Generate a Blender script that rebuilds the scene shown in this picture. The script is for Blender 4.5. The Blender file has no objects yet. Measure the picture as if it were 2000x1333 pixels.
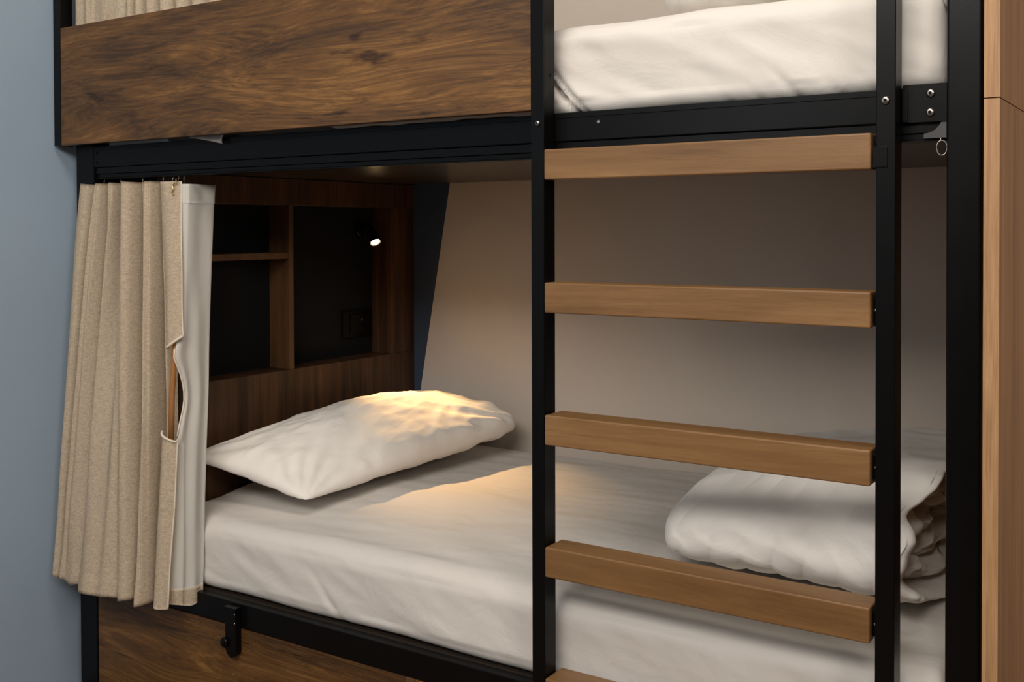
import bpy, bmesh, math, random
from mathutils import Vector, Matrix, noise
C = bpy.context.scene
col = C.collection
R = math.radians

# ---------------------------------------------------------------- camera
cd = bpy.data.cameras.new('camera'); cam = bpy.data.objects.new('camera', cd); col.objects.link(cam)
CAMP = Vector((0, -1.67, 1.25))
az, pit, rol = 0.567164767, 0.0158029757, -0.00244414651
F = Vector((-math.sin(az) * math.cos(pit), math.cos(az) * math.cos(pit), -math.sin(pit)))
R0 = Vector((math.cos(az), math.sin(az), 0)); U0 = R0.cross(F)
RR = R0 * math.cos(rol) + U0 * math.sin(rol); UU = -R0 * math.sin(rol) + U0 * math.cos(rol)
cam.matrix_world = Matrix(((RR.x, UU.x, -F.x, CAMP.x), (RR.y, UU.y, -F.y, CAMP.y), (RR.z, UU.z, -F.z, CAMP.z), (0, 0, 0, 1)))
cd.sensor_fit = 'HORIZONTAL'; cd.sensor_width = 36; cd.lens = 36 * 2054.38 / 2000
cd.shift_x = -(1064.56 - 1000) / 2000; cd.shift_y = -(666.5 - 481.53) / 2000
cd.clip_start = 0.05; cd.clip_end = 50
C.camera = cam

# ---------------------------------------------------------------- world, lights, exposure
w = bpy.data.worlds.new('world'); C.world = w; w.use_nodes = True
w.node_tree.nodes['Background'].inputs[0].default_value = (0.9, 0.93, 1, 1)
w.node_tree.nodes['Background'].inputs[1].default_value = 0.1
C.view_settings.view_transform = 'Standard'; C.view_settings.look = 'None'
C.view_settings.exposure = 0.0; C.view_settings.gamma = 1; C.view_settings.use_curve_mapping = False

def area(name, loc, target, sx, sy, power, colr):
    l = bpy.data.lights.new(name, 'AREA'); l.shape = 'RECTANGLE'; l.size = sx; l.size_y = sy
    l.energy = power; l.color = colr
    o = bpy.data.objects.new(name, l); col.objects.link(o); o.location = loc
    o.rotation_euler = (Vector(target) - Vector(loc)).to_track_quat('-Z', 'Y').to_euler()
    return o
area('ceiling_panel_light', (-0.70, -0.95, 3.1), (-0.9, -0.1, 0.6), 1.6, 0.5, 24, (1.0, 0.92, 0.82))
area('high_window_light', (-0.50, -2.75, 2.74), (-1.0, 0.4, 0.9), 2.2, 0.8, 72, (1.0, 0.945, 0.88))
area('corner_fill_light', (-1.9, -3.0, 1.75), (-2.3, 0, 0.9), 0.6, 1.1, 7, (0.9, 0.95, 1.0))  # weak fill added at front left, aimed at the curtain folds

area('right_window_light', (1.9, -2.1, 2.35), (-1.6, 0.1, 0.9), 0.8, 0.8, 26, (1.0, 0.95, 0.9))

# ---------------------------------------------------------------- helpers
def link(name, bm, mat, parent=None, smooth=False, mats=None):
    me = bpy.data.meshes.new(name)
    off = parent_loc(parent)
    if off.length > 0: bmesh.ops.translate(bm, verts=bm.verts, vec=-off)
    bmesh.ops.recalc_face_normals(bm, faces=bm.faces) if smooth != 'keep' else None
    bm.to_mesh(me); bm.free()
    o = bpy.data.objects.new(name, me); col.objects.link(o)
    for m in (mats or [mat]): me.materials.append(m)
    if smooth:
        for p in me.polygons: p.use_smooth = True
    if parent is not None: o.parent = parent
    return o
def parent_loc(p):
    v = Vector((0, 0, 0))
    while p is not None:
        v += Vector(p.location); p = p.parent
    return v
def thing(name, label, cat, loc=(0, 0, 0), group=None):
    o = bpy.data.objects.new(name, None); col.objects.link(o); o.location = loc
    o.empty_display_size = 0.05
    return tag(o, label, cat, group)
def tag(o, label, cat, group=None):
    o['label'] = label; o['category'] = cat
    if group: o['group'] = group
    return o
def struct(o): o['kind'] = 'structure'; return o
def box(bm, x0, x1, y0, y1, z0, z1, bev=0.0, seg=2, mi=0):
    r = bmesh.ops.create_cube(bm, size=1.0)
    vs = r['verts']
    for v in vs:
        v.co.x = x0 + (v.co.x + .5) * (x1 - x0); v.co.y = y0 + (v.co.y + .5) * (y1 - y0); v.co.z = z0 + (v.co.z + .5) * (z1 - z0)
    if bev > 0:
        es = list({e for v in vs for e in v.link_edges})
        rr = bmesh.ops.bevel(bm, geom=es, offset=bev, segments=seg, affect='EDGES', profile=0.5)
        fs = rr['faces']
    if mi:
        for v in vs:
            if v.is_valid:
                for f in v.link_faces: f.material_index = mi
    return bm
def B(*a, **k):
    bm = bmesh.new(); return box(bm, *a, **k)
def tube(bm, pts, r, n=10, cap=True):
    pts = [Vector(p) for p in pts]; rings = []
    prev = None
    for i, p in enumerate(pts):
        t = (pts[min(i + 1, len(pts) - 1)] - pts[max(i - 1, 0)]).normalized()
        a = prev if prev is not None else (Vector((0, 0, 1)) if abs(t.z) < .9 else Vector((1, 0, 0)))
        u = (a - t * a.dot(t)).normalized(); prev = u; v = t.cross(u)
        rad = r(i / (len(pts) - 1)) if callable(r) else r
        rings.append([bm.verts.new(p + (u * math.cos(2 * math.pi * k / n) + v * math.sin(2 * math.pi * k / n)) * rad) for k in range(n)])
    for a, b in zip(rings, rings[1:]):
        for k in range(n): bm.faces.new((a[k], a[(k + 1) % n], b[(k + 1) % n], b[k]))
    if cap: bm.faces.new(rings[0][::-1]); bm.faces.new(rings[-1])
    return bm
def lathe(bm, prof, origin, axis, n=24):
    """prof: (radius, height) pairs turned about an axis"""
    axis = Vector(axis).normalized(); a = Vector((0, 0, 1)) if abs(axis.z) < .9 else Vector((1, 0, 0))
    u = (a - axis * a.dot(axis)).normalized(); v = axis.cross(u); o = Vector(origin); rings = []
    for r, h in prof:
        rings.append([bm.verts.new(o + axis * h + (u * math.cos(2 * math.pi * k / n) + v * math.sin(2 * math.pi * k / n)) * max(r, 1e-5)) for k in range(n)])
    for a, b in zip(rings, rings[1:]):
        for k in range(n): bm.faces.new((a[k], a[(k + 1) % n], b[(k + 1) % n], b[k]))
    bm.faces.new(rings[0][::-1]); bm.faces.new(rings[-1])
    return bm
def prism(bm, pts, axis, a0, a1):
    """2D outline extruded along 'x' or 'y' """
    def P(p, a): return Vector((a, p[0], p[1])) if axis == 'x' else Vector((p[0], a, p[1]))
    A = [bm.verts.new(P(p, a0)) for p in pts]; Bv = [bm.verts.new(P(p, a1)) for p in pts]
    n = len(pts)
    for i in range(n): bm.faces.new((A[i], A[(i + 1) % n], Bv[(i + 1) % n], Bv[i]))
    bm.faces.new(A[::-1]); bm.faces.new(Bv)
    return bm
def catmull(P, n):
    """resample a polyline of tuples with n points through a Catmull-Rom spline"""
    m = len(P) - 1; out = []
    for k in range(n):
        t = k / (n - 1) * m; i = min(int(t), m - 1); f = t - i
        p0, p1, p2, p3 = P[max(i - 1, 0)], P[i], P[i + 1], P[min(i + 2, m)]
        out.append(tuple(.5 * ((2 * b) + (c - a) * f + (2 * a - 5 * b + 4 * c - d) * f * f + (-a + 3 * b - 3 * c + d) * f ** 3) for a, b, c, d in zip(p0, p1, p2, p3)))
    return out
def grid(bm, rows, closed=False, mi=0):
    vr = [[bm.verts.new(p) for p in r] for r in rows]
    for a, b in zip(vr, vr[1:]):
        n = len(a)
        for k in range(n if closed else n - 1):
            f = bm.faces.new((a[k], a[(k + 1) % n], b[(k + 1) % n], b[k])); f.material_index = mi
    return vr
def fbm(p, o=4):
    return sum(noise.noise(Vector(p) * 2 ** i) * .5 ** i for i in range(o))
def ridge(p, o=3):
    """creases: sharp ridges where the noise crosses zero"""
    return sum((1 - abs(noise.noise(Vector(p) * 1.9 ** i)) * 2.2) * .5 ** i for i in range(o)) / 1.6
def smooth01(a, b, x):
    t = max(0, min(1, (x - a) / (b - a))); return t * t * (3 - 2 * t)

# ---------------------------------------------------------------- materials
def srgb(r, g, b):
    f = lambda c: (c / 255 / 12.92) if c / 255 <= .04045 else ((c / 255 + .055) / 1.055) ** 2.4
    return (f(r), f(g), f(b), 1)
def newmat(name, rough=.6, spec=.5):
    m = bpy.data.materials.new(name); m.use_nodes = True
    nt = m.node_tree; b = nt.nodes['Principled BSDF']
    b.inputs['Roughness'].default_value = rough; b.inputs['Specular IOR Level'].default_value = spec
    return m, nt, b
def N(nt, t, **kw):
    n = nt.nodes.new(t)
    for k, v in kw.items():
        if k in n.inputs.keys(): n.inputs[k].default_value = v
        else: setattr(n, k, v)
    return n
def ramp(nt, stops):
    r = nt.nodes.new('ShaderNodeValToRGB'); e = r.color_ramp.elements
    while len(e) < len(stops): e.new(.5)
    for el, (p, c) in zip(e, stops): el.position = p; el.color = c
    return r
def wood(name, cols, axis, stretch, scale, rough=.45, knots=0, bump=.15, distort=1.5, spec=.35, streak=.5, seed=0.0, fs=7):
    """wood grain that runs along one axis; cols dark->light"""
    m, nt, b = newmat(name, rough, spec); L = nt.links.new
    tc = N(nt, 'ShaderNodeTexCoord'); oi = N(nt, 'ShaderNodeObjectInfo')
    mul = N(nt, 'ShaderNodeVectorMath', operation='SCALE'); comb = N(nt, 'ShaderNodeCombineXYZ')
    for i in range(3): L(oi.outputs['Random'], comb.inputs[i])
    L(comb.outputs[0], mul.inputs[0]); mul.inputs['Scale'].default_value = 23.7
    add = N(nt, 'ShaderNodeVectorMath', operation='ADD'); L(tc.outputs['Object'], add.inputs[0]); L(mul.outputs[0], add.inputs[1])
    mp = N(nt, 'ShaderNodeMapping'); L(add.outputs[0], mp.inputs['Vector'])
    s = [1, 1, 1]; s['xyz'.index(axis)] = stretch; mp.inputs['Scale'].default_value = s
    mp.inputs['Location'].default_value = (seed, seed * 1.7, seed * .6)
    # slow warp
    wn = N(nt, 'ShaderNodeTexNoise', Scale=scale * .35, Detail=2.0); L(mp.outputs[0], wn.inputs['Vector'])
    wsub = N(nt, 'ShaderNodeVectorMath', operation='SUBTRACT'); L(wn.outputs['Color'], wsub.inputs[0]); wsub.inputs[1].default_value = (.5, .5, .5)
    wsc = N(nt, 'ShaderNodeVectorMath', operation='SCALE'); L(wsub.outputs[0], wsc.inputs[0]); wsc.inputs['Scale'].default_value = distort / scale
    wad = N(nt, 'ShaderNodeVectorMath', operation='ADD'); L(mp.outputs[0], wad.inputs[0]); L(wsc.outputs[0], wad.inputs[1])
    big = N(nt, 'ShaderNodeTexNoise', Scale=scale, Detail=5.0, Roughness=.6); L(wad.outputs[0], big.inputs['Vector'])
    mp2 = N(nt, 'ShaderNodeMapping'); L(wad.outputs[0], mp2.inputs['Vector'])
    s2 = [1, 1, 1]; s2['xyz'.index(axis)] = .22; mp2.inputs['Scale'].default_value = s2
    fine = N(nt, 'ShaderNodeTexNoise', Scale=scale * fs, Detail=8.0, Roughness=.74); L(mp2.outputs[0], fine.inputs['Vector'])
    mx = N(nt, 'ShaderNodeMix', data_type='FLOAT'); mx.inputs[0].default_value = streak
    L(big.outputs[0], mx.inputs[2]); L(fine.outputs[0], mx.inputs[3])
    rp = ramp(nt, [(.30, cols[0]), (.43, cols[1]), (.54, cols[2]), (.68, cols[3])]); L(mx.outputs[0], rp.inputs[0])
    out = rp.outputs[0]
    if knots:
        wad2 = N(nt, 'ShaderNodeVectorMath', operation='ADD'); L(add.outputs[0], wad2.inputs[0]); L(wsc.outputs[0], wad2.inputs[1])
        mk = N(nt, 'ShaderNodeMapping'); L(wad2.outputs[0], mk.inputs['Vector'])
        s3 = [1, 1, 1]; s3['xyz'.index(axis)] = .26; mk.inputs['Scale'].default_value = s3
        kn = N(nt, 'ShaderNodeTexNoise', Scale=knots, Detail=3.0, Roughness=.6); L(mk.outputs[0], kn.inputs['Vector'])
        kr = ramp(nt, [(.62, (1, 1, 1, 1)), (.72, (.30, .27, .24, 1))]); L(kn.outputs[0], kr.inputs[0])
        mm = N(nt, 'ShaderNodeMix', data_type='RGBA', blend_type='MULTIPLY'); mm.inputs[0].default_value = 1
        L(out, mm.inputs[6]); L(kr.outputs[0], mm.inputs[7]); out = mm.outputs[2]
    L(out, b.inputs['Base Color'])
    bp = N(nt, 'ShaderNodeBump', Strength=bump, Distance=.0015); L(fine.outputs[0], bp.inputs['Height']); L(bp.outputs[0], b.inputs['Normal'])
    return m
def cloth(name, c, bump=.15, wscale=420, c2=None, weave=True, wr=0, rough=.9, sheen=.0):
    m, nt, b = newmat(name, rough, .15); L = nt.links.new
    tc = N(nt, 'ShaderNodeTexCoord')
    if c2:
        mp = N(nt, 'ShaderNodeMapping'); mp.inputs['Scale'].default_value = (1, 1, .12); L(tc.outputs['Object'], mp.inputs['Vector'])
        n1 = N(nt, 'ShaderNodeTexNoise', Scale=wscale, Detail=3.0); L(mp.outputs[0], n1.inputs['Vector'])
        mp2 = N(nt, 'ShaderNodeMapping'); mp2.inputs['Scale'].default_value = (.1, .1, 1); L(tc.outputs['Object'], mp2.inputs['Vector'])
        n2 = N(nt, 'ShaderNodeTexNoise', Scale=wscale, Detail=3.0); L(mp2.outputs[0], n2.inputs['Vector'])
        ad = N(nt, 'ShaderNodeMath', operation='ADD'); L(n1.outputs[0], ad.inputs[0]); L(n2.outputs[0], ad.inputs[1])
        rp = ramp(nt, [(.42, c2), (.58, c)]); hv = N(nt, 'ShaderNodeMath', operation='MULTIPLY'); hv.inputs[1].default_value = .5
        L(ad.outputs[0], hv.inputs[0]); L(hv.outputs[0], rp.inputs[0]); L(rp.outputs[0], b.inputs['Base Color'])
        h = hv.outputs[0]
    else:
        b.inputs['Base Color'].default_value = c
        n1 = N(nt, 'ShaderNodeTexNoise', Scale=wscale, Detail=2.0); L(tc.outputs['Object'], n1.inputs['Vector']); h = n1.outputs[0]
    bp = N(nt, 'ShaderNodeBump', Strength=bump, Distance=.001); L(h, bp.inputs['Height'])
    last = bp
    if wr:
        n3 = N(nt, 'ShaderNodeTexNoise', Scale=9.0, Detail=4.0, Roughness=.55, Distortion=.8); L(tc.outputs['Object'], n3.inputs['Vector'])
        b2 = N(nt, 'ShaderNodeBump', Strength=wr, Distance=.012); L(n3.outputs[0], b2.inputs['Height']); L(bp.outputs[0], b2.inputs['Normal']); last = b2
    L(last.outputs[0], b.inputs['Normal'])
    if sheen: b.inputs['Sheen Weight'].default_value = sheen
    return m
def paint(name, c, rough=.85, bump=.08, sc=180, var=.03):
    m, nt, b = newmat(name, rough, .3); L = nt.links.new
    tc = N(nt, 'ShaderNodeTexCoord'); n1 = N(nt, 'ShaderNodeTexNoise', Scale=sc, Detail=3.0); L(tc.outputs['Object'], n1.inputs['Vector'])
    n2 = N(nt, 'ShaderNodeTexNoise', Scale=2.0, Detail=3.0); L(tc.outputs['Object'], n2.inputs['Vector'])
    rp = ramp(nt, [(.3, tuple(x * (1 - var) for x in c[:3]) + (1,)), (.7, tuple(min(1, x * (1 + var)) for x in c[:3]) + (1,))]); L(n2.outputs[0], rp.inputs[0])
    L(rp.outputs[0], b.inputs['Base Color'])
    bp = N(nt, 'ShaderNodeBump', Strength=bump, Distance=.001); L(n1.outputs[0], bp.inputs['Height']); L(bp.outputs[0], b.inputs['Normal'])
    return m
def metal(name, c, rough, met=1.0, spec=.5):
    m, nt, b = newmat(name, rough, spec); L = nt.links.new
    b.inputs['Base Color'].default_value = c; b.inputs['Metallic'].default_value = met
    tc = N(nt, 'ShaderNodeTexCoord'); n1 = N(nt, 'ShaderNodeTexNoise', Scale=900.0, Detail=2.0); L(tc.outputs['Object'], n1.inputs['Vector'])
    n2 = N(nt, 'ShaderNodeTexNoise', Scale=14.0, Detail=5.0); L(tc.outputs['Object'], n2.inputs['Vector'])
    mr = N(nt, 'ShaderNodeMapRange'); mr.inputs[3].default_value = rough * .85; mr.inputs[4].default_value = rough * 1.2
    L(n2.outputs[0], mr.inputs[0]); L(mr.outputs[0], b.inputs['Roughness'])
    bp = N(nt, 'ShaderNodeBump', Strength=.12, Distance=.0005); L(n1.outputs[0], bp.inputs['Height']); L(bp.outputs[0], b.inputs['Normal'])
    return m
M = {}
M['guard'] = wood('walnut board', [srgb(40, 27, 15), srgb(70, 47, 25), srgb(102, 70, 36), srgb(148, 106, 58)], 'x', .17, 12, rough=.38, knots=24, bump=.8, distort=3.4, streak=.52, seed=3.1, fs=13)
M['rung'] = wood('stained rung wood', [srgb(90, 64, 37), srgb(112, 80, 47), srgb(124, 91, 56), srgb(142, 107, 69)], 'x', .12, 14, rough=.4, bump=.25, distort=2.0, streak=.4, spec=.4)
M['head'] = wood('headboard walnut', [srgb(34, 21, 12), srgb(54, 35, 20), srgb(74, 49, 28), srgb(96, 64, 38)], 'z', .07, 26, rough=.5, bump=.2, distort=1.2, streak=.35)
M['headedge'] = wood('headboard edge', [srgb(66, 44, 26), srgb(80, 54, 33), srgb(92, 64, 40), srgb(106, 76, 48)], 'z', .1, 30, rough=.5, bump=.1, distort=1, streak=.4)
M['panel'] = wood('end panel veneer', [srgb(104, 70, 38), srgb(146, 102, 58), srgb(166, 120, 72), srgb(186, 140, 90)], 'z', .05, 24, rough=.5, knots=0, bump=.3, distort=1.2, streak=.4)
M['paneledge'] = wood('end panel edge', [srgb(118, 84, 54), srgb(150, 112, 76), srgb(168, 130, 92), srgb(184, 148, 108)], 'z', .07, 60, rough=.5, bump=.3, distort=1.4, streak=.5)
M['black'] = metal('black powder coated steel', (.0028, .0027, .0028, 1), .3, 0.0, .14)
M['niche'] = paint('black niche board', (.0022, .0022, .0023, 1), .9)
M['bolt'] = metal('zinc bolt', (.32, .30, .28, 1), .3)
M['brass'] = metal('brass hook', (.6, .42, .2, 1), .35)
M['dark'] = paint('dark hole', (.002, .002, .002, 1), .9)
M['sheet'] = cloth('white cotton sheet', srgb(205, 199, 192), .12, 500, wr=.26)
M['duvet'] = cloth('white duvet cotton', srgb(234, 229, 222), .12, 500, wr=.32)
M['pillow'] = cloth('white pillow cotton', srgb(228, 222, 214), .12, 500, wr=.28)
M['linen'] = cloth('oatmeal linen', srgb(236, 220, 196), .35, 900, c2=srgb(206, 188, 164))
M['linen2'] = M['linen']
M['lining'] = cloth('white lining', srgb(240, 237, 230), .1, 500)
M['piping'] = cloth('cream piping', srgb(214, 202, 184), .3, 700)
M['blue'] = paint('blue grey wall paint', srgb(146, 164, 181), .8)
M['beige'] = paint('warm grey wall paint', srgb(196, 184, 172), .85, .25, 260)
M['dim'] = paint('darkened unlit room wall', srgb(88, 84, 80))  # unlit room put into the wall colour, keeps steel reflections dark
M['navy'] = paint('dark blue wall strip', srgb(54, 66, 84), .85)  # darker than the blue of the left wall
M['under'] = paint('bunk base board', srgb(46, 39, 34), .28, .02)
M['floor'] = wood('floor boards', [srgb(70, 48, 30), srgb(98, 70, 46), srgb(120, 88, 60), srgb(140, 106, 74)], 'x', .1, 8)
M['ceil'] = paint('ceiling paint', srgb(222, 218, 210))
M['rod'] = wood('varnished rod', [srgb(110, 70, 34), srgb(140, 92, 48), srgb(158, 108, 60), srgb(172, 122, 72)], 'z', .1, 60)
ml, nt, b = newmat('lit lens', .4); b.inputs['Base Color'].default_value = (1, .8, .5, 1)
b.inputs['Emission Color'].default_value = (1, .66, .30, 1); b.inputs['Emission Strength'].default_value = 22
M['lens'] = ml

# ---------------------------------------------------------------- the room
WX, WY, HX = -2.625, 1.08, -2.275
struct(link('floor', B(-2.8, 2.6, -3.8, 1.25, -.1, 0), M['floor']))
struct(link('ceiling', B(-2.8, 2.6, -3.8, 1.25, 3.25, 3.35), M['ceil']))
struct(link('wall_left', B(WX - .12, WX, -3.7, WY, 0, 3.25), M['blue']))
# back wall: darker blue at the left, beige field with a slanting edge on the same wall
bm = bmesh.new()
def quadwall(P, mi):
    f = bm.faces.new([bm.verts.new((x, WY, z)) for x, z in P]); f.material_index = mi
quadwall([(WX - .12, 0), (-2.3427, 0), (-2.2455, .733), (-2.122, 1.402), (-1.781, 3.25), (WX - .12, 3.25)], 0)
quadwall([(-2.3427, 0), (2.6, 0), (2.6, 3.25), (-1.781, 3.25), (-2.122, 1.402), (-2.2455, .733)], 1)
r = bmesh.ops.extrude_face_region(bm, geom=bm.faces[:])
bmesh.ops.translate(bm, verts=[v for v in r['geom'] if isinstance(v, bmesh.types.BMVert)], vec=(0, .12, 0))
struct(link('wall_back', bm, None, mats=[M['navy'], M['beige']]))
struct(link('wall_right', B(2.4, 2.52, -3.7, WY, 0, 3.25), M['dim']))
struct(link('wall_front', B(WX - .12, 2.52, -3.8, -3.7, 0, 3.25), M['dim']))

# ---------------------------------------------------------------- bunk bed frame
PL0, PL1, PR0, PR1 = -2.583, -2.508, -.351, -.300
bed = thing('bunk_bed', 'black steel bunk bed with walnut safety board, filling the alcove', 'bunk bed', (-1.45, .55, 0))
def hexbolt(loc, parent, name='bolt', r=.0068, axis=(0, -1, 0)):
    bm = bmesh.new()
    lathe(bm, [(r, 0), (r, .0012), (r * .93, .0028), (r * .72, .0042), (r * .5, .0046)], loc, axis, 24)
    o = link(name, bm, M['bolt'], parent, smooth=True); o['label'] = 'shiny round-headed bolt'
    bm = bmesh.new(); ax = Vector(axis)
    lathe(bm, [(r * .44, .0044), (r * .44, .00485), (r * .1, .0046)], loc, axis, 6)
    me = bpy.data.meshes.new('socket'); bmesh.ops.translate(bm, verts=bm.verts, vec=-parent_loc(parent)); bm.to_mesh(me); bm.free()
    # the socket is part of the bolt's own mesh
    nb = bmesh.new(); nb.from_mesh(o.data); n0 = len(nb.faces); nb.from_mesh(me); nb.faces.ensure_lookup_table()
    for f in nb.faces[n0:]: f.material_index = 1
    nb.to_mesh(o.data); nb.free(); o.data.materials.append(M['dark'])
    return o
# posts
link('post', B(PL0, PL1, .04, .09, 0, 2.4, .003), M['black'], bed)
link('post', B(PR0, PR1, .035, .085, 0, 2.4, .004, 3), M['black'], bed)
link('post', B(PL0, PL1, 1.025, 1.072, 0, 1.45, .003), M['black'], bed)
link('post', B(PR0, PR1, 1.025, 1.072, 0, 1.45, .003), M['black'], bed)
# upper side rail: box section with a lipped top
bm = B(PL1, PR0, .042, .068, 1.418, 1.4725, .002)
box(bm, PL1, PR0, .0405, .0425, 1.462, 1.4725, .0006)
link('top_rail', bm, M['black'], bed)
link('curtain_track', prism(bmesh.new(), [(.046, 1.4165), (.046, 1.401), (.050, 1.399), (.050, 1.3915), (.0465, 1.3895), (.0465, 1.3875), (.074, 1.3875), (.074, 1.4165)], 'x', PL1 + .004, PR0 - .002), M['black'], bed)
link('back_rail', B(PL1, PR0, 1.035, 1.068, 1.412, 1.4725, .002), M['black'], bed)
link('bunk_base', B(PL1 + .003, PR0 - .003, .076, 1.03, 1.402, 1.417, .001), M['under'], bed)['label'] = 'dark board under the upper mattress'
# overhead rail of the upper bunk
link('canopy_rail', B(PL1, PR0, .045, .085, 2.36, 2.4, .002), M['black'], bed)
# lower side rail
link('bottom_rail', B(PL1, PR0, .04, .066, .303, .3605, .0022), M['black'], bed)
link('bottom_rail', B(PL1, PR0, 1.035, 1.068, .303, .3605, .0022), M['black'], bed)
link('bunk_base', B(PL1 + .003, PR0 - .003, .068, 1.03, .33, .358, .001), M['under'], bed)
# guard board with its steel upright
link('guard_upright', B(-2.6165, -2.5865, -.001, .036, 1.476, 2.4, .0018), M['black'], bed)
link('guard_bracket', B(-2.583, -2.53, .019, .0385, 1.49, 1.56, .001), M['black'], bed)
g = link('guard_board', B(-2.586, -1.0955, .0, .018, 1.4765, 1.788, .0012), M['guard'], bed)
g['label'] = 'walnut safety board with dark knots'
# mounting plate and bolts beside the right post
bm = B(-.417, PR0 + .0005, .0365, .0405, 1.4165, 1.4765, .0006)
box(bm, -.417, -.409, .0335, .0368, 1.4175, 1.466, .0005)
link('mounting_plate', bm, M['black'], bed)
hexbolt((-.3746, .0364, 1.4612), bed); hexbolt((-.3752, .0364, 1.4315), bed)
for z in (1.455, 1.43):
    lathe_b = lathe(bmesh.new(), [(.004, 0), (.004, .001), (.003, .0016)], (PL1 + .012, .0418, z), (0, -1, 0), 12)
    link('bolt', lathe_b, M['black'], bed, smooth=True)
# slot in the rail
link('rail_slot', lathe(bmesh.new(), [(.0032, 0), (.0030, .0006)], (-.972, .042, 1.4515), (0, -1, 0), 14), M['bolt'], bed)
# corner gusset under the plate
arc = [(-.3515 - .034, 1.3915), (-.3515, 1.3915), (-.3515, 1.4195), (-.357, 1.4195)]
for k in range(8):
    a = k / 7 * math.pi / 2
    arc.append((-.3855 + .0285 * math.cos(a), 1.4200 - .0225 * math.sin(a)) if False else (-.3855 + .028 * math.cos(a), 1.4255 - .0265 * math.sin(a)))
arc.append((-.3855, 1.3985))
mg = metal('grey plastic', (.03, .03, .03, 1), .5, 0)
link('corner_bracket', prism(bmesh.new(), arc, 'y', .0385, .0455), mg, bed)['label'] = 'grey corner bracket'
# drawer latch
bm = bmesh.new(); prism(bm, [(-1.984, .350), (-1.949, .350), (-1.949, .247), (-1.957, .237), (-1.966, .2335), (-1.976, .239), (-1.9845, .252)], 'y', .022, .0385)
box(bm, -1.988, -1.947, .019, .0395, .350, .3545, .001)
lt = link('drawer_latch', bm, M['black'], bed)
for z in (.3395, .3185):
    link('rivet', lathe(bmesh.new(), [(.0022, 0), (.0022, .001), (.0012, .0018)], (-1.9515, .022, z), (0, -1, 0), 12), M['bolt'], lt, smooth=True)
link('thumb_catch', lathe(bmesh.new(), [(.012, 0), (.012, .006), (.009, .008)], (-1.9845, .0225, .268), (0, -1, 0), 20), M['black'], lt, smooth=True)

# ---------------------------------------------------------------- ladder
lad = thing('ladder', 'black steel ladder with brown wooden rungs bolted to the bunk front', 'ladder', (-.757, .02, 0))
for x0, x1 in ((-1.0950, -1.0660), (-.4490, -.4190)):
    link('upright', B(x0, x1, 0, .0395, 0, 2.3, .0016, 2), M['black'], lad)
hexbolt((-.4340, 0, 1.4503), lad); hexbolt((-1.0790, 0, 1.4509), lad, r=.0055)
link('bolt_hole', lathe(bmesh.new(), [(.0042, 0), (.0042, .0004)], (-1.0661, .0233, 1.5434), (1, 0, 0), 18), M['dark'], lad)
link('rung', B(-1.0632, -.4560, -.0045, .0445, 1.3437, 1.4008, .0028, 3), M['rung'], lad)
rung = link('rung', B(-1.0632, -.4560, -.0045, .057, 1.0937, 1.1508, .0028, 3), M['rung'], lad)
for k in range(1, 3):
    c = rung.copy(); c.parent = lad; c.location.z -= .25 * k; col.objects.link(c)
bm = bmesh.new(); prism(bm, [(-.0045, .3437), (-.0045, .4008), (.057, .4008), (.057, .3625), (.0385, .3625), (.0385, .3437)], 'x', -1.0632, -.4560)
bmesh.ops.bevel(bm, geom=bm.edges[:], offset=.0024, segments=2, affect='EDGES', profile=.5)
link('rung', bm, M['rung'], lad)
link('rung', B(-1.0632, -.4560, -.0045, .0385, .0937, .1508, .0028, 3), M['rung'], lad)
rb = link('rung_plate', B(-.456, -.4492, .012, .038, 1.352, 1.392, .0005), M['black'], lad)
rb2 = link('rung_plate', B(-1.0658, -1.0632, .012, .038, 1.352, 1.392, .0005), M['black'], lad)
bm = bmesh.new(); lathe(bm, [(.0028, 0), (.0028, .001), (.0015, .0017)], (-.4515, .0118, 1.371), (0, -1, 0), 12)
rs = link('screw', bm, M['bolt'], lad, smooth=True)
for k in range(1, 6):
    for src in (rb, rb2, rs):
        c = src.copy(); c.parent = lad; c.location.z -= .25 * k; col.objects.link(c)
link('rung_tab', B(-.4530, -.4310, -.0022, .0005, 1.3465, 1.3785, .0004), M['black'], lad)

# ---------------------------------------------------------------- wooden end panels (right)
for z0, z1, lb in ((1.4445, 2.4, 'upper length of light wood end panel, above the seam, right of the bunk'), (0, 1.4428, 'lower length of light wood end panel, below the seam, right of the bunk')):
    p = thing('end_panel', lb, 'panel', (-.279, .5, z0), 'end panels')
    link('panel_side', B(-.2896, -.2686, .0008, 1.075, z0, z1, .0), M['panel'], p)
    link('edge_strip', B(-.2905, -.2684, -.0012, .0006, z0, z1, .0), M['paneledge'], p)['label'] = 'pale front edge of the panel'

# ---------------------------------------------------------------- headboard shelf unit
hb = thing('headboard_shelf', 'dark walnut headboard with black open niches behind the pillow', 'shelf unit', (-2.44, .58, .36))
H0, H1 = .125, 1.0785
zt, zb = 1.324, .8437
NB = HX - .082
link('lower_panel', B(NB, HX, H0, H1, .362, zb, .0008), M['head'], hb)
link('upper_panel', B(NB, HX, H0, H1, zt, 1.400, .0008), M['head'], hb)
link('right_panel', B(NB, HX, .9615, H1, zb + .0006, zt - .0006, .0008), M['head'], hb)
link('left_panel', B(NB, HX, H0, .15, zb + .0006, zt - .0006, .0008), M['head'], hb)
link('divider', B(NB, HX, .513, .531, zb + .0006, zt - .0006, .0008), M['headedge'], hb)
link('shelf', B(NB, HX, .1506, .5124, 1.1675, 1.1858, .0008), M['headedge'], hb)
link('back_panel', B(WX + .003, NB - .0006, H0, H1, .362, 1.400, .0), M['niche'], hb)['label'] = 'black back of the niches'
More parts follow.
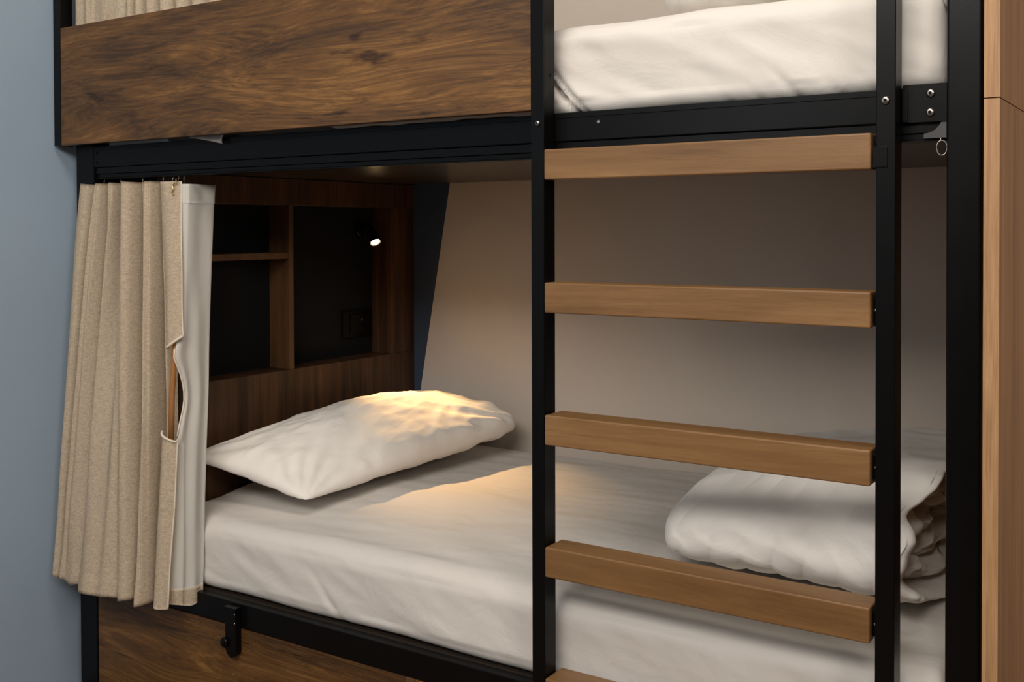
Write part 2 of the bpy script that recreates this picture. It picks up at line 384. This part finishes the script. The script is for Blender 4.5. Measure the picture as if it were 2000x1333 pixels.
# reading lamp in the right niche
LP = Vector((-2.252, .862, 1.2107))
ld = Vector((.50, -.22, -.62)).normalized()
rl = thing('reading_lamp', 'small black reading spotlight glowing warm in the right niche', 'lamp', (NB, .90, 1.25))
bm = bmesh.new(); lathe(bm, [(.022, 0), (.022, .01), (.018, .013)], (NB, .90, 1.25), (1, 0, 0), 24); link('mount', bm, M['black'], rl, smooth=False)
bm = bmesh.new(); tube(bm, catmull([(NB + .012, .90, 1.25), (NB + .03, .90, 1.262), (NB + .05, .89, 1.27), (NB + .075, .876, 1.262), tuple(LP - ld * .048)], 24), .0042, 10); link('arm', bm, M['black'], rl, smooth=True)
bm = bmesh.new(); lathe(bm, [(.006, -.052), (.014, -.050), (.017, -.04), (.018, 0.0), (.0165, .0005), (.0155, -.004), (.001, -.0045)], LP, ld, 28); link('lamp_head', bm, M['black'], rl, smooth=False)
bm = bmesh.new(); lathe(bm, [(.0145, -.0042), (.0135, -.0015), (.008, .001), (.001, .0018)], LP, ld, 24); link('lens', bm, M['lens'], rl, smooth=True)['label'] = 'glowing warm lens'
sl = bpy.data.lights.new('reading_lamp_light', 'SPOT'); sl.energy = 44; sl.color = (1, .60, .25); sl.spot_size = R(50); sl.spot_blend = 1; sl.shadow_soft_size = .012
so = bpy.data.objects.new('reading_lamp_light', sl); col.objects.link(so); so.parent = rl
so.location = LP + ld * .006 - Vector((NB, .90, 1.25)); so.rotation_euler = Vector((.44, -.20, -.62)).to_track_quat('-Z', 'Y').to_euler()
# socket plate
sp = thing('wall_switch', 'black switch plate low in the right niche', 'switch', (NB, .88, .95))
link('plate', B(NB + .0003, NB + .009, .813, .949, .903, .990, .002), M['black'], sp)
link('button', B(NB + .0088, NB + .012, .846, .915, .915, .978, .0015), M['black'], sp)
link('indicator', lathe(bmesh.new(), [(.0035, 0), (.0035, .0008), (.002, .0012)], (NB + .0118, .899, .958), (1, 0, 0), 12), M['bolt'], sp)

# ---------------------------------------------------------------- drawers under the bed
for x0, x1, lb in ((PL1 + .003, -1.4435, 'wide walnut drawer front under the head end of the bed'), (-1.4175, PR0 - .003, 'walnut drawer front under the foot end, right of the middle stile')):
    d = thing('storage_drawer', lb, 'drawer', ((x0 + x1) / 2, .3, .02), 'drawers under the bed')
    link('drawer_front', B(x0, x1, .041, .059, .02, .3005, .0012), M['guard'], d)
    bm = B(x0 + .01, x0 + .025, .0595, .8, .03, .28); box(bm, x1 - .025, x1 - .01, .0595, .8, .03, .28)
    box(bm, x0 + .0255, x1 - .0255, .78, .8, .03, .28); box(bm, x0 + .0255, x1 - .0255, .0595, .7795, .03, .04)
    link('drawer_box', bm, M['head'], d)
    if x0 < -2: link('pull_pin', lathe(bmesh.new(), [(.0024, 0), (.0024, .001), (.001, .0016)], (-1.981, .041, .185), (0, -1, 0), 12), M['brass'], d)
tag(link('drawer_stile', B(-1.4425, -1.4185, .0385, .8, 0, .3015, .001), M['headedge']), 'narrow upright wooden stile between the two drawers', 'board')

# ---------------------------------------------------------------- mattresses
def mattress_bm(x0, x1, y0, y1, z0, zf, zbk, seed, amp=1.0, tucks=()):
    """rounded mattress under a fitted sheet; zf/zbk top height at front and back"""
    bm = bmesh.new(); nx = 300
    prof = []
    def P(y, z, w): prof.append((y, z, w))
    for k in range(8): P(y1 - .02 - k * (y1 - y0 - .06) / 7, z0, 0)          # underside, back to front
    for k in range(1, 7): a = k / 6 * math.pi / 2; P(y0 + .025 - .025 * math.sin(a), z0 + .025 - .025 * math.cos(a), .4)
    hz = zf - .045
    for k in range(1, 22): P(y0, z0 + .025 + (hz - z0 - .025) * k / 21, 1)
    for k in range(1, 13): a = k / 12 * math.pi / 2; P(y0 + .05 - .05 * math.cos(a), hz + .045 * math.sin(a), 1)
    for k in range(1, 90):
        t = k / 89; y = y0 + .05 + (y1 - y0 - .08) * t; P(y, zf + (zbk - zf) * smooth01(0, .45, t), 1)
    for k in range(1, 7): a = k / 6 * math.pi / 2; P(y1 - .03 + .03 * math.sin(a), zbk - .03 + .03 * math.cos(a), .3)
    for k in range(1, 5): P(y1, zbk - .03 - (zbk - .05 - z0) * k / 5, .2)
    n = len(prof); rows = []
    for i in range(nx + 1):
        t = i / nx; x = x0 + (x1 - x0) * t
        e = min(x - x0, x1 - x); ins = .03 - math.sqrt(max(0, .03 ** 2 - (.03 - min(e, .03)) ** 2)) if e < .03 else 0
        row = []
        for j, (y, z, wgt) in enumerate(prof):
            # in-plane frame
            ya, za = prof[max(j - 1, 0)][:2]; yb, zb_ = prof[min(j + 1, n - 1)][:2]
            ty, tz = yb - ya, zb_ - za; l = math.hypot(ty, tz) or 1; ny, nz = -tz / l, ty / l
            top = nz > .5
            s = seed
            if top:
                d = .0042 * fbm((x * 2.2 + s, y * 9, s)) + .0024 * ridge((x * 3.5 + s + y * 2, y * 13 - x * 2, s), 2) + .006 * noise.noise(Vector((x * 1.4, y * 2.2, s)))
            else:
                d = .006 * fbm((x * 4 + s + z * 6, z * 5 + s, y * 3), 3) + .0022 * ridge((x * 4 + z * 9 + s, z * 7, s), 2)
            for (tx, tzc, ws, de) in tucks:
                q = (x - tx) - (tzc - z) * .0
                g = math.exp(-(((x - tx) + (z - tzc) * .9) / ws) ** 2) * smooth01(tzc + .13, tzc, z) * (0 if top else 1)
                d -= de * g
            d *= amp * wgt
            row.append((x, min(y1, y + ny * d + (ins if j < n * .35 else -ins * .3) * (0 if top else 1)), max(z0, z + nz * d - (ins if top else 0))))
        rows.append(row)
    vr = grid(bm, rows, closed=True)
    bm.faces.new(vr[0]); bm.faces.new(vr[-1][::-1])
    return bm
m1 = tag(link('mattress', mattress_bm(HX + .004, -.36, .071, 1.066, .3615, .532, .561, 1.3, tucks=((-1.66, .37, .012, .005),)), M['sheet'], smooth=True), 'lower mattress in a white fitted sheet inside the bunk', 'mattress')
m2 = tag(link('mattress', mattress_bm(HX + .004, -.36, .072, 1.066, 1.4735, 1.648, 1.662, 7.7, amp=1.5, tucks=((-1.06, 1.50, .008, .016), (-1.03, 1.49, .006, .010), (-.66, 1.40, .010, .006), (-.60, 1.40, .008, .008), (-.55, 1.42, .008, .010), (-.46, 1.40, .010, .012), (-.40, 1.40, .010, .012))), M['sheet'], smooth=True), 'upper mattress in a bright white sheet above the ladder rungs', 'mattress')
# sheet corner that pokes out under the guard board
bm = bmesh.new(); rows = []
for i in range(9):
    t = i / 8; row = []
    for j in range(13):
        u = j / 12; x = -2.145 + .155 * u
        dz = (.002 + .026 * u ** 1.2) * t
        row.append((x, .0365 - .010 * math.sin(t * 2.2) + .002 * math.sin(u * 9), 1.484 - dz))
    rows.append(row)
grid(bm, rows)
r = bmesh.ops.solidify(bm, geom=bm.faces[:], thickness=.0012)
sc = link('sheet_corner', bm, M['sheet'], None, smooth=True); sc.parent = m2

bm = bmesh.new(); rows = []
for i in range(5):
    t = i / 4; row = []
    for j in range(60):
        u = j / 59; x = -1.69 + .585 * u
        row.append((x, .0385 - .004 * math.sin(t * 3) + .001 * math.sin(u * 40), 1.4885 - t * (.0155 * smooth01(0, .12, u) + .0035 * noise.noise(Vector((u * 9, 0, 2))))))
    rows.append(row)
grid(bm, rows); bmesh.ops.solidify(bm, geom=bm.faces[:], thickness=.0012)
sc = link('sheet_edge', bm, M['sheet'], None, smooth=True); sc.parent = m2
# ---------------------------------------------------------------- pillows
def pillow_bm(A, Bc, Cc, D, thick, seed, nu=150, nv=110, wr=1.0, flat=.42):
    A, Bc, Cc, D = map(Vector, (A, Bc, Cc, D)); bm = bmesh.new()
    nrm = ((Cc - A).cross(D - Bc)).normalized()
    if nrm.z < 0: nrm = -nrm
    def surf(u, v, side):
        # pull the sides in a little between the corners, corners stay pointed
        pu = 1 - .075 * (1 - (2 * v - 1) ** 2) ; pv = 1 - .06 * (1 - (2 * u - 1) ** 2)
        uu = .5 + (u - .5) * pu; vv = .5 + (v - .5) * pv
        kk = 1 - (.13 if u > .5 and v > .5 else .05) * (abs(2 * u - 1) * abs(2 * v - 1)) ** (3 if u > .5 and v > .5 else 5); uu = .5 + (uu - .5) * kk; vv = .5 + (vv - .5) * kk
        p = A * (1 - uu) * (1 - vv) + Bc * uu * (1 - vv) + Cc * uu * vv + D * (1 - uu) * vv
        a, b_ = 1 - abs(2 * u - 1), 1 - abs(2 * v - 1)
        pw = .46 - .20 * max(0, min(1, u)) * max(0, min(1, v)) ** 2; e = (min(1, a * 1.1) ** pw) * (min(1, b_ * 1.1) ** pw)
        h = thick * e * (1 if side > 0 else flat)
        q = Vector((uu * 3, vv * 5, seed))
        ed = math.exp(-min(a, b_) * 5)
        w_ = .007 * fbm(q * 1.3, 3) + .004 * ridge((uu * 5 + vv * 6, vv * 5 - uu * 3, seed), 2)
        for (cu, cv, fr, am) in ((1, 0, 9, .0040), (1, 1, 10, .0045), (0, 0, 8, .0030)):
            du, dv = (uu - cu), (vv - cv) * 1.7; dd = math.hypot(du, dv)
            w_ += am * math.exp(-((dd - .28) / .26) ** 2) * math.sin(math.atan2(dv, du) * fr * 2 + 5 * noise.noise(q * .8 + Vector((3, cu, cv))))
        w_ += .0015 * (abs(math.sin(uu * 13 - vv * 17 + 6 * noise.noise(q * .6))) ** .5 - .6) * smooth01(.05, .35, a)
        # radial gathers near the seams
        w_ += .006 * ed * math.sin((uu * 21 if b_ < a else vv * 33) + 3 * noise.noise(q * 2)) * min(1, e * 3)
        return p + nrm * (side * h + w_ * wr * min(1, e * 2.5) * side)
    top = [[surf(i / nu, j / nv, 1) for i in range(nu + 1)] for j in range(nv + 1)]
    bot = [[surf(i / nu, j / nv, -1) for i in range(nu + 1)] for j in range(nv + 1)]
    grid(bm, top); grid(bm, bot)
    bmesh.ops.remove_doubles(bm, verts=bm.verts, dist=.0006)
    return bm
pb = pillow_bm((-2.262, .115, .660), (-1.882, .175, .580), (-1.745, 1.01, .655), (-2.20, 1.02, .720), .118, 2.2)
tag(link('pillow', pb, M['pillow'], smooth=True), 'plump white pillow leaning on the headboard of the lower bunk', 'pillow')

# ---------------------------------------------------------------- rolled duvet
def duvet_bm():
    bm = bmesh.new(); nx, na = 230, 260; rows = []
    Z0 = .562
    X0, X1 = -.955, -.435
    def section(t, a, scale=1.0, seed=4.0):
        # t 0..1 along X, a angle in YZ
        x = X0 + (X1 - X0) * t
        grow = math.sqrt(max(0, 1 - (1 - min(1, t / .13)) ** 2)) if t < .13 else 1
        wy = (.385 + .04 * t) * (.84 + .16 * grow) * scale
        hz = (.086 + .030 * smooth01(0, .75, t)) * (.42 + .58 * grow) * scale
        cy, cz = .615 - .02 * t + (1 - grow) * .02, Z0 + .086 + .030 * smooth01(0, .75, t)
        cz = Z0 + (.086 + .030 * smooth01(0, .75, t)) * (.62 + .38 * grow)
        ca, sa = math.cos(a), math.sin(a)
        y = cy + wy * (abs(ca) ** (.80 if sa > 0 else .62)) * (1 if ca >= 0 else -1)
        z = cz + hz * (abs(sa) ** (.72 if sa > 0 else .62)) * (1 if sa >= 0 else -1)
        return x, y, z, ca, sa
    def disp(x, y, z, ca, sa, t):
        d = .013 * fbm((x * 3.2, y * 3.5, z * 3.5 + 9), 3)
        # gathers that run round the roll and fan out to the lower front
        ph = x * 96 + a_off(ca, sa) * 3.2 + 4.5 * noise.noise(Vector((x * 3, y * 3, z * 4)))
        am = .0035 + .0055 * smooth01(0, -.9, sa) * smooth01(.2, -.5, ca)
        d += am * (abs(math.sin(ph * .5)) ** .6 - .6) * (.4 + .8 * abs(noise.noise(Vector((x * 5, y * 4, 3)))) * 2)
        d += .006 * ridge((x * 6 + z * 6, y * 5, z * 8 + 2), 2)
        return d
    def a_off(ca, sa): return math.atan2(sa, ca)
    for i in range(nx + 1):
        t = i / nx; row = []
        for k in range(na):
            a = 2 * math.pi * k / na
            x, y, z, ca, sa = section(t, a)
            d = disp(x, y, z, ca, sa, t) * smooth01(0, .1, t) ** .5
            # ragged lip at the open end
            xx = x + (.012 * noise.noise(Vector((ca * 3, sa * 3, 1))) + .006 * math.sin(a * 9)) * smooth01(.85, 1, t)
            xx -= .05 * smooth01(.9, 1, t) * smooth01(.2, .9, -ca) * .4
            row.append((xx, y + ca * d, max(Z0 - .006, z + sa * d)))
        rows.append(row)
    # the lip turns in, then the inner layers fold back and forth
    last = rows[-1]
    cy, cz = .61, .675
    def ring(fr, dx, seed, ru=0.0):
        out = []
        for k, p in enumerate(last):
            a = 2 * math.pi * k / na
            f = fr + ru * (math.sin(a * 7 + seed) * .5 + noise.noise(Vector((math.cos(a) * 2.5, math.sin(a) * 2.5, seed))) * 1.1)
            f = max(f, .02)
            out.append((p[0] + dx + .010 * noise.noise(Vector((math.cos(a) * 5, math.sin(a) * 5, seed * 3))), cy + (p[1] - cy) * f, cz + (p[2] - cz) * f + .0))
        return out
    rings = [(.985, .010, 1, .0), (.955, .013, 1, .004), (.92, .006, 1, .01), (.895, -.01, 1, .014), (.87, -.035, 1, .02), (.84, -.05, 2, .03), (.80, -.035, 2, .05),
             (.76, -.03, 2, .06), (.71, -.012, 3, .05), (.65, -.012, 3, .06), (.60, -.035, 4, .06), (.56, -.05, 4, .06), (.50, -.04, 5, .08), (.44, -.022, 5, .08),
             (.36, -.01, 6, .08), (.28, -.02, 6, .08), (.20, -.055, 7, .05), (.12, -.05, 7, .03), (.05, -.03, 8, .0)]
    pr = catmull([(1.0, 0, 1, 0)] + rings, 96)
    for fr, dx, sd, ru in pr[1:]: rows.append(ring(fr, dx, sd, ru))
    vr = grid(bm, rows, closed=True)
    bm.faces.new(vr[0]); bm.faces.new(vr[-1][::-1])
    return bm
dv = tag(link('duvet', duvet_bm(), M['duvet'], smooth=True), 'thick white duvet rolled up at the foot of the lower mattress', 'duvet')
dv2 = dv.copy(); dv2.location.z = 1.100; col.objects.link(dv2); tag(dv2, 'white duvet rolled up on the upper mattress, behind the top of the ladder', 'duvet')

# ---------------------------------------------------------------- curtains
def sheetmesh(topP, botP, zt_, zb_, ncol, nrow, seed, thick=.0022, pinch=0.0, hem=0.04, wav=.002, ribs=False):
    """hanging cloth between two plan-view profiles"""
    T = catmull(topP, ncol); Bt = catmull(botP, ncol); bm = bmesh.new(); rows = []
    for i in range(nrow + 1):
        t = i / nrow; s = t ** .85; row = []
        for k in range(ncol):
            x = T[k][0] * (1 - s) + Bt[k][0] * s; y = T[k][1] * (1 - s) + Bt[k][1] * s
            z = zt_ + (zb_ - zt_) * t
            y += wav * noise.noise(Vector((x * 30, z * 5, seed))) * (1 + 2 * t); x += wav * noise.noise(Vector((x * 22 + 9, z * 4, seed)))
            if pinch:  # stitched heading: flatter above the pinch line
                g = math.exp(-((t - .13) / .03) ** 2); y += pinch * g * math.sin(k * .9)
            if ribs: y += .0045 * math.sin(T[k][0] * 2 * math.pi / .0155) * (smooth01(-2.495, -2.475, T[k][0]) * smooth01(-2.375, -2.395, T[k][0]) + smooth01(-2.315, -2.300, T[k][0])) * (1 - .55 * t)
            if z < zb_ + hem: y -= .0016
            z += .003 * math.sin(x * 90 + seed) * (t ** 6) + .004 * noise.noise(Vector((x * 25, 0, seed + 5))) * ((1 - t) ** 8 + t ** 8)
            row.append((x, y, z))
        rows.append(row)
    grid(bm, rows)
    bmesh.ops.solidify(bm, geom=bm.faces[:], thickness=thick)
    return bm
TOP = [(-2.541, .024), (-2.5208, .022), (-2.503, .033), (-2.489, .115), (-2.4725, .030), (-2.4523, .032), (-2.445, .115), (-2.4222, .030), (-2.4093, .032), (-2.404, .115), (-2.3839, .035), (-2.376, .115), (-2.345, .010), (-2.3106, .012), (-2.3135, .115), (-2.2956, .035), (-2.292, .115), (-2.2731, .03), (-2.252, .03), (-2.252, .115), (-2.237, .05), (-2.2261, .070)]
BOT = [(-2.5634, -.03), (-2.5485, -.045), (-2.5347, -.03), (-2.5367, .028), (-2.5139, -.045), (-2.4765, -.05), (-2.4258, -.050), (-2.4431, .036), (-2.4101, -.06), (-2.3454, -.082), (-2.2661, -.055), (-2.2787, .036), (-2.2581, -.055), (-2.2312, -.065), (-2.215, -.045), (-2.2279, .036), (-2.1946, -.055), (-2.1665, -.065), (-2.1583, -.035), (-2.1727,  .036), (-2.1326, .0), (-2.1250, .024)]
cur = thing('curtain', 'oatmeal linen curtain bunched at the head of the lower bunk, white lining showing', 'curtain', (-2.3, .02, .33))
link('linen_panel', sheetmesh(TOP, [(x - .022, y) for x, y in BOT], 1.374, .342, 560, 120, 2.0, wav=.0012, ribs=True), M['linen'], cur, smooth=True)
# front pleat next to the edge, cut by the hand opening
def pleat(z1, z0, xa1, xb1, xa0, xb0, seed, roundtop=0, roundbot=0):
    bm = bmesh.new(); rows = []; nr, nc = 50, 24
    for i in range(nr + 1):
        t = i / nr; row = []
        for k in range(nc + 1):
            u = k / nc; z = z1 + (z0 - z1) * t
            z += roundbot * (1 - math.cos(u * math.pi / 2)) * t ** 6 * 1.0 - roundtop * (1 - u) * 0 * (1 - t) ** 6
            z -= roundtop * u * (1 - t) ** 6
            xa = xa1 + (xa0 - xa1) * t; xb = xb1 + (xb0 - xb1) * t
            x = xa + (xb - xa) * u
            y = .045 - .075 * (1.374 - z) / 1.03 - .017 * math.sin(u * math.pi) ** .7 + .003 * noise.noise(Vector((u * 2, z * 6, seed)))
            row.append((x, y, z))
        rows.append(row)
    grid(bm, rows); bmesh.ops.solidify(bm, geom=bm.faces[:], thickness=.0022); return bm, rows
p1, r1 = pleat(1.372, .962, -2.238, -2.160, -2.172, -2.122, 1, roundbot=.030)
link('edge_pleat', p1, M['linen'], cur, smooth=True)
p2, r2 = pleat(.757, .336, -2.176, -2.121, -2.176, -2.126, 2, roundtop=.020)
link('edge_pleat', p2, M['linen'], cur, smooth=True)
E1 = [Vector(p) + Vector((0, -.002, 0)) for p in r1[-1]] ; Eside = [Vector(r[-1]) + Vector((.001, -.001, 0)) for r in r1]
bm = bmesh.new(); bm2 = bmesh.new(); bm3 = bmesh.new(); bm4 = bmesh.new(); tube(bm, E1, .003, 8); tube(bm2, Eside, .0017, 8)
tube(bm3, [Vector(p) + Vector((0, -.002, 0)) for p in r2[0]], .003, 8); tube(bm4, [Vector(r[-1]) + Vector((.001, -.001, 0)) for r in r2], .0018, 8)
for q in (bm, bm2, bm3, bm4): link('piping', q, M['piping'], cur, smooth=True)['label'] = 'cream edge piping'
# lining turned towards the bed
LT = [(-2.152, .036), (-2.146, .062), (-2.150, .10), (-2.150, .140), (-2.175, .150)]
LB = [(-2.128, -.012), (-2.112, .012), (-2.114, .035), (-2.105, .058), (-2.135, .065)]
bm = bmesh.new(); T = catmull(LT, 60); Bt = catmull(LB, 60); rows = []
for i in range(141):
    t = i / 140; s = t ** .8; row = []
    for k in range(60):
        u = k / 59
        x = T[k][0] * (1 - s) + Bt[k][0] * s; y = T[k][1] * (1 - s) + Bt[k][1] * s; z = 1.366 + (.372 - 1.366) * t
        fold = smooth01(.15, .5, t)
        x += .008 * fold * math.sin(u * 15 + .6) * (1 - u * .3) + .0025 * noise.noise(Vector((u * 4, z * 5, 3)))
        # the edge bows open beside the hand opening
        bow = math.exp(-((z - .84) / .07) ** 2); y += .022 * bow * (1 - u) ** 2
        y -= .012 * math.exp(-((z - .945) / .03) ** 2) * (1 - u) ** 3
        hole = smooth01(.715, .745, z) * smooth01(1.0, .972, z)
        if u < .2: x -= .030 * (1 - u / .2) * (1 - hole)
        z -= .002 * u
        row.append((x, y, z))
    rows.append(row)
grid(bm, rows); bmesh.ops.solidify(bm, geom=bm.faces[:], thickness=.0016)
link('lining', bm, M['lining'], cur, smooth=True)['label'] = 'smooth white lining'
bm = bmesh.new(); hr = []
for i in range(9):
    z = .375 - (.375 - .335) * i / 8; hr.append([(p[0] + .0022 + .001 * math.sin(k * .4), p[1] - .0022, z + .004 * math.sin(k * .16 + 1) * (i / 8)) for k, p in enumerate(rows[-1])])
grid(bm, hr); bmesh.ops.solidify(bm, geom=bm.faces[:], thickness=.003)
link('hem', bm, M['linen'], cur, smooth=True)['label'] = 'linen hem at the foot of the lining'
# stitched band across the top of the lining
for zc, zz in ((1.366, 1.318),):
    bm = bmesh.new(); br = []
    for i in range(7):
        z = zc + (zz - zc) * i / 6; tt = (1.366 - z) / (1.366 - .372); rr_ = rows[min(140, int(tt * 140))]
        br.append([(p[0] + .0018, p[1], z) for p in rr_[1:52]])
    grid(bm, br); bmesh.ops.solidify(bm, geom=bm.faces[:], thickness=.001)
    link('heading_tape', bm, M['lining'], cur, smooth=True)
link('edge_piping', tube(bmesh.new(), [(r[0][0], r[0][1] - .002, r[0][2]) for r in rows[::3] if .74 < r[0][2] < .97], .0022, 8), M['piping'], cur, smooth=True)
# wooden pull rod
link('pull_rod', tube(bmesh.new(), [(-2.148, .018, .995), (-2.148, .010, .93), (-2.150, .004, .84), (-2.151, .002, .725)], .0068, 14), M['rod'], cur, smooth=True)['label'] = 'brown wooden pull rod'
# hooks
for i, (x, y) in enumerate([(-2.243, .056), (-2.206, .056), (-2.180, .052), (-2.166, .058), (-2.33, .06), (-2.42, .06), (-2.49, .06)]):
    bm = bmesh.new()
    tube(bm, [(x, y, 1.358), (x, y, 1.3775), (x + .001, y, 1.3815)], .0012, 8)
    bmesh.ops.create_icosphere(bm, subdivisions=2, radius=.0024, matrix=Matrix.Translation((x + .0008, y, 1.3808)))
    tube(bm, [(x + .001, y + .001, 1.3815), (x + .001, y + .001, 1.3925)], .0008, 6)
    link('hook', bm, M['bolt'], cur, smooth=True)
bm = bmesh.new(); tube(bm, catmull([(-2.166, .034, 1.378), (-2.161, .030, 1.370), (-2.170, .028, 1.362), (-2.168, .027, 1.352), (-2.172, .027, 1.343), (-2.166, .028, 1.338)], 30), .0018, 8)
link('hook', bm, M['brass'], cur, smooth=True)['label'] = 'bent brass curtain hook'
# curtain of the upper bunk
xs = [-2.575, -2.56, -2.535, -2.510, -2.495, -2.487]; UT = []
random.seed(4)
pts = [(-2.572, .0345), (-2.558, .029), (-2.535, .033), (-2.515, .029), (-2.507, .0355), (-2.497, .030), (-2.486, .0345), (-2.44, .027), (-2.40, .0255), (-2.36, .031), (-2.345, .075), (-2.335, .024), (-2.320, .023), (-2.314, .075), (-2.303, .024), (-2.285, .024), (-2.275, .075), (-2.26, .024), (-2.235, .023), (-2.225, .078), (-2.21, .024), (-2.175, .027), (-2.165, .075), (-2.15, .024), (-2.115, .024), (-2.105, .075), (-2.09, .024), (-2.055, .024), (-2.045, .075), (-2.03, .024), (-1.99, .024), (-1.98, .075), (-1.96, .024), (-1.9, .030)]
uc = thing('curtain', 'oatmeal linen curtain of the upper bunk behind the safety board', 'curtain', (-2.2, .03, 1.6))
link('linen_panel', sheetmesh(pts, pts, 2.352, 1.672, 420, 40, 6.0, wav=.0005, thick=.0014), M['linen'], uc, smooth=True)
for x in (-2.5, -2.35, -2.2, -2.05, -1.93):
    link('hook', tube(bmesh.new(), [(x, .032, 2.345), (x, .034, 2.372), (x, .0465, 2.376)], .0015, 6), M['bolt'], uc, smooth=True)
# split ring hanging from the track beside the right post
bm = bmesh.new()
cx_, cy_, cz_ = -.3578, .036, 1.3755
tube(bm, [(cx_ + .0075 * math.sin(a) * .98, cy_ + .002 * math.sin(a), cz_ + .0115 * math.cos(a)) for a in [2 * math.pi * k / 40 for k in range(41)]], .0010, 8, cap=False)
tube(bm, [(cx_ - .001, cy_, cz_ + .0105), (cx_ - .002, cy_, cz_ + .0150), (cx_ - .001, cy_ + .006, cz_ + .0165)], .0009, 6)
tag(link('curtain_ring', bm, M['bolt'], smooth=True), 'small oval metal ring hanging beside the right post under the rail', 'ring')
